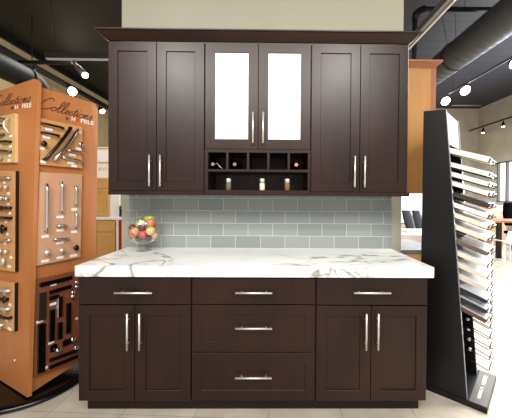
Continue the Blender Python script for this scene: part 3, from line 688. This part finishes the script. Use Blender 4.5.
# ------------------------------------------------------------------ oak cabinets behind the partition (right)
za = P(415, 193.3, y=29.4).z; zt_ = P(425, 66, y=29.4); xr = P(434.6, 150, y=29.4).x
t = thing('wall_cabinet', 'honey oak wall cabinet behind the right end of the dark cabinets', 'wall cabinet', (44, 36, za))
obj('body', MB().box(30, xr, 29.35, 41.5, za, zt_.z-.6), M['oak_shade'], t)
obj('end_stile', MB().box(xr-1.5, xr+.15, 29.3, 29.34, za, zt_.z-.6), M['oak_dark'], t)
cw = [(0, -.8), (.3, -.2), (1.1, .6), (1.6, .9), (1.6, 1.4), (-.4, 1.4)]
z9 = zt_.z
rs = [[V((30, 29.35-o*0.9, z9+z)) for o, z in cw], [V((xr+o, 29.35-o*0.9, z9+z)) for o, z in cw], [V((xr+o, 41.5, z9+z)) for o, z in cw]]
mbc = MB(); mbc.rings([[V((43, 29.3-o, z9+z)) for o, z in cw], [V((xr+o, 29.3-o, z9+z)) for o, z in cw], [V((xr+o, 41.5, z9+z)) for o, z in cw]])
obj('crown', mbc, M['oak_dark'], t)
for k, (a, b) in enumerate(((30.2, 42), (42.2, xr-.2))): obj('door', shaker(a, b, za+.2, z9-1, 0, 2.4).__class__().box(a, b, 41.55, 42.3, za+.2, z9-1, .1), M['oak'], t)
t = thing('base_cabinet', 'honey oak base cabinet under dark granite, behind the right end of the white counter', 'base cabinet', (45, 40, 0))
obj('body', MB().box(20, 58, 29.4, 53, 0, 34.4), M['oak'], t)
tag(obj('granite_counter', MB().box(19, 59, 29.3, 54.5, 34.42, 36, .1), M['granite']), 'grey granite counter slab on the oak base cabinet', 'countertop')

# office furniture seen past the partition
t = thing('desk', 'white desk seen between the partition and the black rack', 'desk', (100, 140, 0))
obj('desktop', MB().box(76, 126, 126, 156, 28.6, 30, .2), M['whitelam'], t)
for x in (78, 122): obj('leg', MB().box(x-1, x+1, 128, 154, 0, 28.58), M['whitelam'], t)
obj('modesty_panel', MB().box(79.1, 120.9, 150, 151, 8, 28.5), M['whitelam'], t)
def chair(name, lab, x, y, w, z0, z1, tilt, mat, grp=None, face=1, lean=0):
    t = thing(name, lab, 'chair', (x, y, 0), grp)
    st = MB(); st.lathe((x, y, 0), [(1, 5), (1, 16)], 14); obj('column', st, M['black'], t)
    for k in range(5):
        a = k*2*PI/5+.3; p = V((x+11*math.cos(a), y+11*math.sin(a), 2.6))
        lg = obj('leg', MB().tube([V((x, y, 5.5)), V((x+5*math.cos(a), y+5*math.sin(a), 4.5)), p], .7, 8), M['black'], t)
        obj('caster', MB().cyl(p+V((-.8*math.sin(a), .8*math.cos(a), -1.4)), p+V((.8*math.sin(a), -.8*math.cos(a), -1.4)), 1.2, 12), M['black'], lg)
    obj('seat', MB().obox(V((x, y, 17.6)), V((1,0,0)), V((0,1,0)), V((0,0,1)), w*.55, w*.5, 1.6, .9), mat, t)
    yb = y+face*w*.48; rs_ = []
    for i in range(9):
        f = i/8; z = z0+(z1-z0)*f; ww = w/2*(1-.25*abs(f-.45)**1.5*2)
        yy = yb+face*(tilt*f); xx = x+lean*(f-.5)
        rs_.append([V((xx-ww, yy-.7+face*1.2, z)), V((xx-ww*.4, yy-.7, z)), V((xx+ww*.4, yy-.7, z)), V((xx+ww, yy-.7+face*1.2, z)), V((xx+ww, yy+.7+face*1.2, z)), V((xx+ww*.4, yy+.7, z)), V((xx-ww*.4, yy+.7, z)), V((xx-ww, yy+.7+face*1.2, z))])
    obj('backrest', MB().rings(rs_, smooth=True), mat, t)
    obj('back_support', MB().tube([V((x, y+face*2, 16.5)), V((x, yb+face*1.4, 17)), V((x, yb+face*2.0, z0+3)), V((x+tilt*.15, yb+face*(2.6+tilt*.3), z0+(z1-z0)*.4))], .6, 8), M['black'], t)
    return t
def pxat(px, py, y): return P(px, py, y=y)
for px, yc, nm_ in ((408.6, 171, 'left'), (418.2, 190, 'right')):
    yb_ = yc+6; q = pxat(px, 220, yb_)
    chair('office_chair', 'charcoal office chair behind the white desk, %s one of the pair' % nm_, q.x, yc, 8.2, pxat(px, 229.5, yb_).z, pxat(px, 210.3, yb_).z, 2.2, M['mesh'], 'office chairs behind the white desk', 1, -3.6)
pa = thing('paper_stack', 'stack of white papers on the white desk', 'paper', (pxat(413, 233, 132).x, 132, 30.01))
obj('sheets', MB().box(pxat(405, 233, 132).x, pxat(419, 233, 132).x, 128, 138, 30.02, 31.2, .1), M['paper'], pa)

# right-hand table group
TY = 190
tx0 = P(487, 224, y=TY).x
t = thing('work_table', 'wooden topped table with black legs by the window at right', 'table', (tx0+35, TY+14, 0))
ztop_ = P(505, 221, y=TY).z
obj('tabletop', MB().box(tx0, tx0+75, TY, TY+30, ztop_-1.6, ztop_, .2), M['oak_dark'], t)
for x in (P(498.7, 240, y=TY+4).x, tx0+70):
    for y in (TY+4, TY+26): obj('leg', MB().box(x-1.6, x+1.6, y-1.6, y+1.6, 0, ztop_-1.62), M['black'], t)
c1 = P(514, 212, y=TY+56)
chair('office_chair', 'black upholstered chair behind the wooden topped table', c1.x, TY+44, 22, P(510, 223, y=TY+54).z-3, P(510, 202.5, y=TY+54).z, 3, M['fabric'], None, 1)
# tan counter in the back right
a = P(488, 206, y=262); b = P(506.5, 206, y=262)
t = thing('reception_counter', 'tan wooden counter with blue-grey top behind the black chair', 'counter', ((a.x+b.x)/2, 268, 0))
zc_ = P(495, 205.2, y=262).z
obj('front_panel', MB().box(a.x, b.x, 262, 278, 0, zc_-1.6), M['tan'], t)
obj('top', MB().box(a.x-.5, b.x+.5, 261, 279, zc_-1.58, zc_, .2), base('bluegrey_top', (150,158,186), .3), t)
# white shell chair in front of the table
wx = P(509, 240, y=TY-16).x
t = thing('side_chair', 'white plastic chair with white sled legs, in front of the wooden topped table', 'chair', (wx, TY-14, 0))
seat = [[V((wx+9*sx, TY-14+9*math.sin(q)*1.0, 17.5+1.3*abs(sx)**2+.6*math.cos(q*2))) for sx in (-1, -.6, 0, .6, 1)] for q in [(-PI/2)+PI*j/8 for j in range(9)]]
def shell(grid, th, nrm):
    mb = MB(); R_, Cn = len(grid), len(grid[0]); vs = [p for r in grid for p in r]; vs2 = [p+nrm*th for p in vs]; f = []
    for i in range(R_-1):
        for j in range(Cn-1):
            a_, b_, c_, d_ = i*Cn+j, i*Cn+j+1, (i+1)*Cn+j+1, (i+1)*Cn+j; f += [(a_, b_, c_, d_), (a_+R_*Cn, d_+R_*Cn, c_+R_*Cn, b_+R_*Cn)]
    loop = [j for j in range(Cn)]+[(i+1)*Cn-1 for i in range(1, R_)]+[(R_-1)*Cn+j for j in reversed(range(Cn-1))]+[i*Cn for i in reversed(range(1, R_-1))]
    for q in range(len(loop)):
        a_, b_ = loop[q], loop[(q+1) % len(loop)]; f.append((a_, a_+R_*Cn, b_+R_*Cn, b_))
    return mb.add(vs+vs2, f, True)
obj('seat', shell(seat, .4, V((0,0,-1))), M['whitelam'], t)
bk = [[V((wx+8.5*sx*(1-.1*f), TY-23.5-3*f+1.6*abs(sx), 18.5+9*f)) for sx in (-1, -.5, 0, .5, 1)] for f in (0, .25, .5, .75, 1)]
obj('backrest', shell(bk, .4, V((0,-1,0))), M['whitelam'], t)
for sx in (-1, 1): obj('leg', MB().tube([V((wx+7*sx, TY-20, 17.2)), V((wx+9*sx, TY-23, .6)), V((wx+9*sx, TY-6, .6)), V((wx+7*sx, TY-8, 17.2))], .6, 8), M['whitelam'], t)
# picture on the back wall seen between the samples
a = P(463, 150, y=YB-1); b = P(478, 200, y=YB-1)
t = thing('framed_picture', 'pale green framed picture on the far wall behind the sample rack', 'picture', ((a.x+b.x)/2, YB-1, b.z))
obj('frame', MB().rings([rect(a.x, b.x, b.z, a.z, i, YB-1.5+y) for i, y in ((0, 1.4), (0, 0), (1.2, 0), (1.2, 1.4))], closed=True), M['beige'], t)
obj('canvas', MB().box(a.x+1.2, b.x-1.2, YB-.7, YB-.2, b.z+1.2, a.z-1.2), m_fruit('green_print', (170,172,150), (196,190,168), .12, .7), t)

# ------------------------------------------------------------------ far left kitchen display
KY = 165
def XK(px, py=220, y=KY): return P(px, py, y=y).x
def ZK(py, px=105, y=KY): return P(px, py, y=y).z
zct, zcb = 36.6, 34.6
xk0, xk1 = XK(60), XK(115)
t = thing('base_cabinet', 'honey oak base cabinet in the far left kitchen, with drawer over door', 'base cabinet', ((xk0+xk1)/2, KY+13, 0))
obj('body', MB().box(xk0, xk1, KY+.8, KY+24, 0, zcb-.05), M['oak'], t)
w = (xk1-xk0)/3
for i in range(3):
    a, b = xk0+w*i+.2, xk0+w*(i+1)-.2
    obj('drawer', slab(a, b, ZK(231.2), zcb-1, KY), M['oak'], t); obj('door', shaker(a, b, 4, ZK(233), KY, 2.4), M['oak'], t)
xk2 = XK(123)
tag(obj('laminate_counter', MB().box(xk0-.5, xk2, KY-1, KY+24.5, zcb, zct, .2), M['whitelam']), 'off-white counter slab on the far left oak cabinets', 'countertop')
xa, xb = XK(116.2), XK(118.5)
tag(obj('end_panel', MB().box(xa, xb-.05, KY, KY+23, 0, zcb-.05), M['white']), 'narrow white upright panel between oak cabinet and red cabinet', 'panel')
xc = XK(121.7)
t = thing('red_cabinet', 'bright red cabinet under the end of the far off-white counter', 'cabinet', ((xb+xc)/2, KY+12, 0))
obj('body', MB().box(xb, xc, KY+.8, KY+23, 0, zcb-.05), M['red'], t); obj('door', shaker(xb+.05, xc-.05, 4, zcb-.6, KY, .6), M['red'], t)
xh = XK(108.6, 200, KY+6)
t = thing('hutch_cabinet', 'honey oak hutch standing on the far left counter', 'cabinet', (xh-20, KY+14, zct))
zh = ZK(177.8, 104, KY+6)
obj('body', MB().box(xk0, xh, KY+6.8, KY+24, zct+.02, zh), M['oak'], t)
for i in range(3):
    wv = (xh-xk0)/3; a, b = xk0+wv*i+.2, xk0+wv*(i+1)-.2
    obj('door', shaker(a, b, zct+.6, ZK(189.2, 104, KY+6), KY+6, 2.2), M['oak'], t); obj('drawer', shaker(a, b, ZK(188.6, 104, KY+6), zh-.4, KY+6, 1.3), M['oak'], t)
xs0, xs1 = XK(110, 205, KY+8), XK(119.4, 205, KY+8)
tag(obj('white_panel', MB().box(xs0, xs1, KY+8, KY+10, zct+.02, 66, .1), M['white']), 'plain white upright board on the far counter beside the oak hutch', 'panel')
c = P(121, 212, y=KY+6); 
t = thing('canister', 'black canister at the end of the far off-white counter', 'canister', (c.x, KY+6, zct+.02))
obj('jar', MB().lathe((c.x, KY+6, zct+.02), [(1.2, 0), (1.3, .2), (1.3, 7.5), (1.1, 8)], 20), M['blackgloss'], t)
obj('lid', MB().lathe((c.x, KY+6, zct+.02), [(1.25, 8.02), (1.25, 9), (.3, 9.3), (.3, 10)], 20), M['grey'], t)
# sign above the hutch
sx0, sx1 = XK(80, 160, KY+14), XK(110.5, 160, KY+14); sz1 = ZK(147, 104, KY+14)
t = thing('sign_board', 'white sign with faint reddish script, standing on the far oak hutch', 'sign', ((sx0+sx1)/2, KY+14, zh+.02))
obj('panel', MB().box(sx0, sx1, KY+14, KY+15, zh+.02, sz1), M['white'], t)
obj('top_rail', MB().box(sx0, sx1, KY+13.6, KY+13.98, sz1-1.6, sz1-.6), M['oak'], t)
zm = ZK(162.5, 104, KY+14); obj('middle_rail', MB().box(sx0, sx1, KY+13.6, KY+13.98, zm-.5, zm+.5), M['oak'], t)
mk = MB()
for i, px in enumerate((98.8, 101, 103.4, 106.4)):
    c = P(px, 169, y=KY+13.95); mk.tube([c+V((-.5, 0, 1.6)), c+V((.1, 0, -.6)), c+V((.5, 0, -1.5)), c+V((.9, 0, .8)), c+V((1.3, 0, 1.7))] if i % 2 == 0 else [c+V((.6, 0, 1.6)), c+V((-.3, 0, .6)), c+V((.4, 0, -.5)), c+V((-.3, 0, -1.4))], .14, 6)
obj('lettering', mk, base('rust_script', (190,96,70), .6), t)

# ------------------------------------------------------------------ ceiling services
def spot(par, base_p, aim, mat=None, L=5.5, r=1.7, lamp=M['bulb']):
    """a track head: stem, cone-shaped head and lit lamp, moved with its track"""
    base_p = V(base_p); aim = V(aim).normalized(); j = base_p+V((0, 0, -2.6))
    h = obj('spot_head', MB().cyl(base_p, j, .35, 8).lathe(j-aim*1.0, [(.5, 0), (.9, .3), (r*.8, L*.45), (r, L), (r*.9, L), (r*.8, L-.2)], 18, aim), mat or M['black'], par)
    obj('bulb', MB().lathe(j-aim*1.0, [(.01, L-.25), (r*.85, L-.2), (r*.8, L+.35), (r*.4, L+.7), (.01, L+.8)], 18, aim), lamp, h)
    return h
def hang(par, p): obj('hanger', MB().cyl(p, V((p[0], p[1], H-.02)), .14, 6), M['black'], par)
def spot_up(px, py, track_pt): pass
# horizontal fixture, left
y1 = 100
a = P(46, 58.2, y=y1)
t = thing('track_light', 'grey ceiling track running left from behind the dark wall cabinets, with one spotlight', 'track light', (a.x+40, y1, a.z))
obj('track', MB().box(a.x, -10, y1-1.3, y1+1.3, a.z-.2, a.z+2.8, .2), M['darktrack'], t)
obj('light_strip', MB().box(a.x+.3, -10.3, y1-1.0, y1+1.0, a.z-.75, a.z-.22, .1), M['reflector'], t)
for x in (a.x+3, -60): hang(t, (x, y1, a.z+2.82))
sp = P(75.5, 61.5, y=y1); bl = P(86, 76, y=y1-6)
spot(t, (sp.x, y1, a.z-.76), bl-V((sp.x, y1, a.z-3.3)), M['grey'], L=(bl-V((sp.x, y1, a.z-3.3))).length, r=1.9, lamp=M['bulbdim'])
# black track just behind it
y2 = 142
b = P(15, 62.5, y=y2); c = P(72, 62.5, y=y2)
t = thing('track_light', 'short black ceiling track with a downward spotlight above the orange display', 'track light', ((b.x+c.x)/2, y2, b.z))
obj('track', MB().box(b.x, c.x, y2-1, y2+1, b.z-1, b.z+1.4, .2), M['black'], t)
for x in (b.x+12, c.x-28): hang(t, (x, y2, b.z+1.42))
sp = P(34.5, 64, y=y2); bl = P(31, 75, y=y2-5)
spot(t, (sp.x, y2, b.z-1.01), bl-V((sp.x, y2, b.z-3.6)), None, L=(bl-V((sp.x, y2, b.z-3.6))).length, r=2.0, lamp=M['bulb'])
# long black track along the left wall
xT = -190
q = P(0, 47.5, x=xT); q2 = P(104, 102, x=xT)
t = thing('track_light', 'long black ceiling track along the left wall with two glowing lamps', 'track light', (xT, (q.y+q2.y)/2, q.z))
obj('track', MB().box(xT-1.6, xT+1.6, q.y-60, min(q2.y+40, YB-1), q.z-2.6, q.z+1.6, .2), M['black'], t)
for y in (q.y+10, q.y+90): hang(t, (xT, y, q.z+1.62))
for px, py, rr in ((75, 92.5, 4.6), (104, 112.5, 3.2)):
    bl = P(px, py, x=xT+5); y = bl.y; b0 = V((xT, y, q.z-2.62)); d = bl-(b0+V((0,0,-2.6)))
    spot(t, b0, d+V((.0, -3, 0)), None, L=d.length+1, r=rr)
# black round duct with elbow, left
xD = -150
e = P(40, 80, x=xD); zD = P(0, 52.5, x=xD).z-7.2
dm = MB(); R0 = 6.5
pts = [V((xD, y, zD)) for y in (-60, 0, 60, e.y-9)]+[V((xD, e.y-9+9*math.sin(q), zD-9+9*math.cos(q))) for q in (.3, .6, .9, 1.2, PI/2)]+[V((xD, e.y, zD-14)), V((xD, e.y, zD-22))]
dm.tube(pts, R0, 24)
t = thing('black_duct', 'black round duct with a downward elbow behind the orange display', 'duct', (xD, 20, zD))
obj('pipe', dm, M['black'], t)
obj('collar', MB().cyl(V((xD, e.y-12, zD)), V((xD, e.y-10, zD)), R0+.5, 28), M['black'], t)
for y in (0, 70): hang(t, (xD, y, zD+R0))
# big spiral duct, right
def ang(px, py):
    d = P(px, py, y=200)-EYE; return math.atan2(d.z, d.x)
hi, lo = (ang(500.7, 0)+ang(431, 62))/2, (ang(512, 38)+ang(435, 87))/2
mid, half = (hi+lo)/2+.006, (hi-lo)/2; rad = 9.5; Rr = rad/math.sin(half)
dx, dzz = Rr*math.cos(mid), ZC+Rr*math.sin(mid)
t = thing('spiral_duct', 'large grey spiral air duct under the right-hand ceiling', 'duct', (dx, 100, dzz))
dm = MB(); prof = []; y = -110.0
while y < 340:
    prof += [(rad, y), (rad, y+5.4), (rad+.1, y+5.7), (rad+.1, y+6.0)]; y += 6.4
dm.lathe((dx, 0, dzz), prof, 48, (0, 1, 0)); obj('pipe', dm, M['duct'], t)
dt = math.tan(.35)
cutoff = P(447, 45, x=dx)
for y in (cutoff.y-10, cutoff.y+70, 30):
    sg = obj('hanger_strap', MB().tube([V((dx+(rad+.5)*math.cos(q), y, dzz+(rad+.5)*math.sin(q))) for q in [2*PI*k/32 for k in range(32)]], .3, 6, closed=True), M['black'], t)
    obj('hanger_wire', MB().cyl(V((dx, y, dzz+rad+.5)), V((dx, y, H-.02)), .16, 6).cyl(V((dx-rad*.6, y, dzz+rad*.8)), V((dx-rad*.6-4, y, H-.02)), .16, 6), M['black'], sg)
# long channel light, right of the partition
hb = (ang(410, 49.6)+ang(450, 6))/2; Zr = 82; xb_ = Zr/math.tan(hb)
zb_ = ZC+Zr
t = thing('channel_light', 'straight dark channel fixture with pale lower edge above the crown molding at right', 'light fixture', (xb_, 90, zb_))
obj('housing', MB().box(xb_-3.4, xb_-.3, -30, 200, zb_+.4, zb_+3.6, .2), M['grey'], t)
obj('light_strip', MB().box(xb_-1.0, xb_, -29.5, 199.5, zb_-.2, zb_+.38, .1), M['reflector'], t)
for y in (60, 150): hang(t, (xb_-1.8, y, zb_+3.62))
# black pipe with elbow
py_ = 108
a = P(414.6, 34, y=py_); b = P(415, 17, y=py_); c = P(421, 9, y=py_); d = P(448, 8.6, y=py_)
t = thing('black_conduit', 'black conduit pipe with elbow under the ceiling, right of the partition wall', 'pipe', (a.x, py_, a.z-20))
obj('pipe', MB().tube([V((a.x, py_, a.z-20)), V((a.x, py_, a.z)), V((b.x, py_, b.z)), V(((b.x*.6+c.x*.4), py_, c.z-1.2)), V((c.x, py_, c.z)), V((d.x+60, py_, d.z))], 1.35, 12), M['black'], t)
obj('fitting', MB().tube([V((b.x, py_, b.z-2)), V((b.x+.4, py_, b.z+1.5)), V((c.x-.4, py_, c.z-1)), V((c.x+2, py_, c.z+.2))], 2.0, 12), M['black'], t)
for x in (d.x+10, d.x+55): hang(t, (x, py_, d.z))
# ceiling track with three lamps, right
a = P(512, 58.5, y=170); b = P(450.7, 93.2, y=330)
hx = math.atan2((P(512, 58.5, y=200)-EYE).z, (P(512, 58.5, y=200)-EYE).x); zz_ = 160-ZC
xt = zz_/math.tan(hx)
t = thing('track_light', 'pale ceiling track with three bright lamps beside the big grey duct', 'track light', (xt, 240, 160))
obj('track', MB().box(xt-.8, xt+.8, 90, P(449, 94, x=xt).y, 160, 161.6, .2), M['grey'], t)
for y in (130, 230): hang(t, (xt, y, 161.62))
for px, py, rr in ((463.3, 92.5, 5.2), (444, 101, 5.2), (512, 66.5, 4.6)):
    bl = P(px, py, x=xt); b0 = V((xt, bl.y, 160-.01)); spot(t, b0, V((0, -1.2, -1)), None, L=5, r=rr)
# fluorescent tube far right
a = P(452, 105.4, y=335); b = P(481, 105.4, y=335)
t = thing('tube_light', 'thin fluorescent fixture near the far right wall, beneath the ceiling', 'light fixture', ((a.x+b.x)/2, 335, a.z))
obj('tube', MB().cyl(a, b, .8, 10), M['reflector'], t)
for x in (a.x+3, b.x-3): hang(t, (x, 335, a.z+.7))
# wall track with two lamps
xw = XR-14
a = P(461, 133.5, x=xw); b = P(512, 118.5, x=xw)
t = thing('track_light', 'thin black track with two downward lamps along the right wall', 'track light', (xw, (a.y+b.y)/2, a.z))
obj('track', MB().tube([V((xw, YB-2, a.z+.0)), V((xw, b.y-60, a.z))], .9, 8), M['black'], t)
for y in (a.y-10, b.y-40): hang(t, (xw, y, a.z+.9))
for px in (483.2, 503.2):
    p = P(px, 127, x=xw); spot(t, (xw, p.y, a.z-.9), (0, 0, -1), None, L=6, r=1.9)

# ------------------------------------------------------------------ light
w = bpy.data.worlds.new('world'); bpy.context.scene.world = w; w.use_nodes = True
bg = w.node_tree.nodes['Background']; bg.inputs[0].default_value = (.93, .96, 1, 1); bg.inputs[1].default_value = .8
def area(name, loc, aim, sx, sy, e, col=(1,1,1)):
    l = bpy.data.lights.new(name, 'AREA'); l.shape = 'RECTANGLE'; l.size = sx*S; l.size_y = sy*S; l.energy = e; l.color = col
    o = bpy.data.objects.new(name, l); C.objects.link(o); o.location = V(loc)*S
    o.rotation_euler = (V(aim)-V(loc)).to_track_quat('-Z', 'Y').to_euler(); return o
def spotl(name, loc, aim, e, ang_, rad_, col=(1,.95,.88), blend=.6):
    l = bpy.data.lights.new(name, 'SPOT'); l.energy = e; l.spot_size = math.radians(ang_); l.spot_blend = blend; l.shadow_soft_size = rad_*S; l.color = col
    o = bpy.data.objects.new(name, l); C.objects.link(o); o.location = V(loc)*S
    o.rotation_euler = (V(aim)-V(loc)).to_track_quat('-Z', 'Y').to_euler(); return o
area('showroom_ceiling_light', (-5, -120, 140), (-4, 10, 45), 170, 50, 220, (1, .97, .93))
area('storefront_daylight', (XR-2, 190, 60), (0, 120, 40), 130, 60, 480, (.82, .9, 1))
area('back_room_light', (185, 220, 122), (180, 220, 0), 130, 130, 150, (1, .98, .95))
area('left_room_light', (-120, 180, 165), (-120, 200, 0), 60, 120, 110, (1, .95, .88))
area('right_floor_fill', (150, 40, 128), (140, 40, 0), 80, 150, 420, (1, .985, .96))  # added fill without a fixture, brightens the floor at right
spotl('track_spot', (-49, -64, 122), (-26, 12, 72), 66, 62, 3)
spotl('track_spot', (37, -62, 122), (18, 12, 72), 66, 62, 3)
vs = bpy.context.scene.view_settings
vs.view_transform = 'Standard'; vs.look = 'None'; vs.gamma = 1; vs.exposure = 0; vs.use_curve_mapping = False
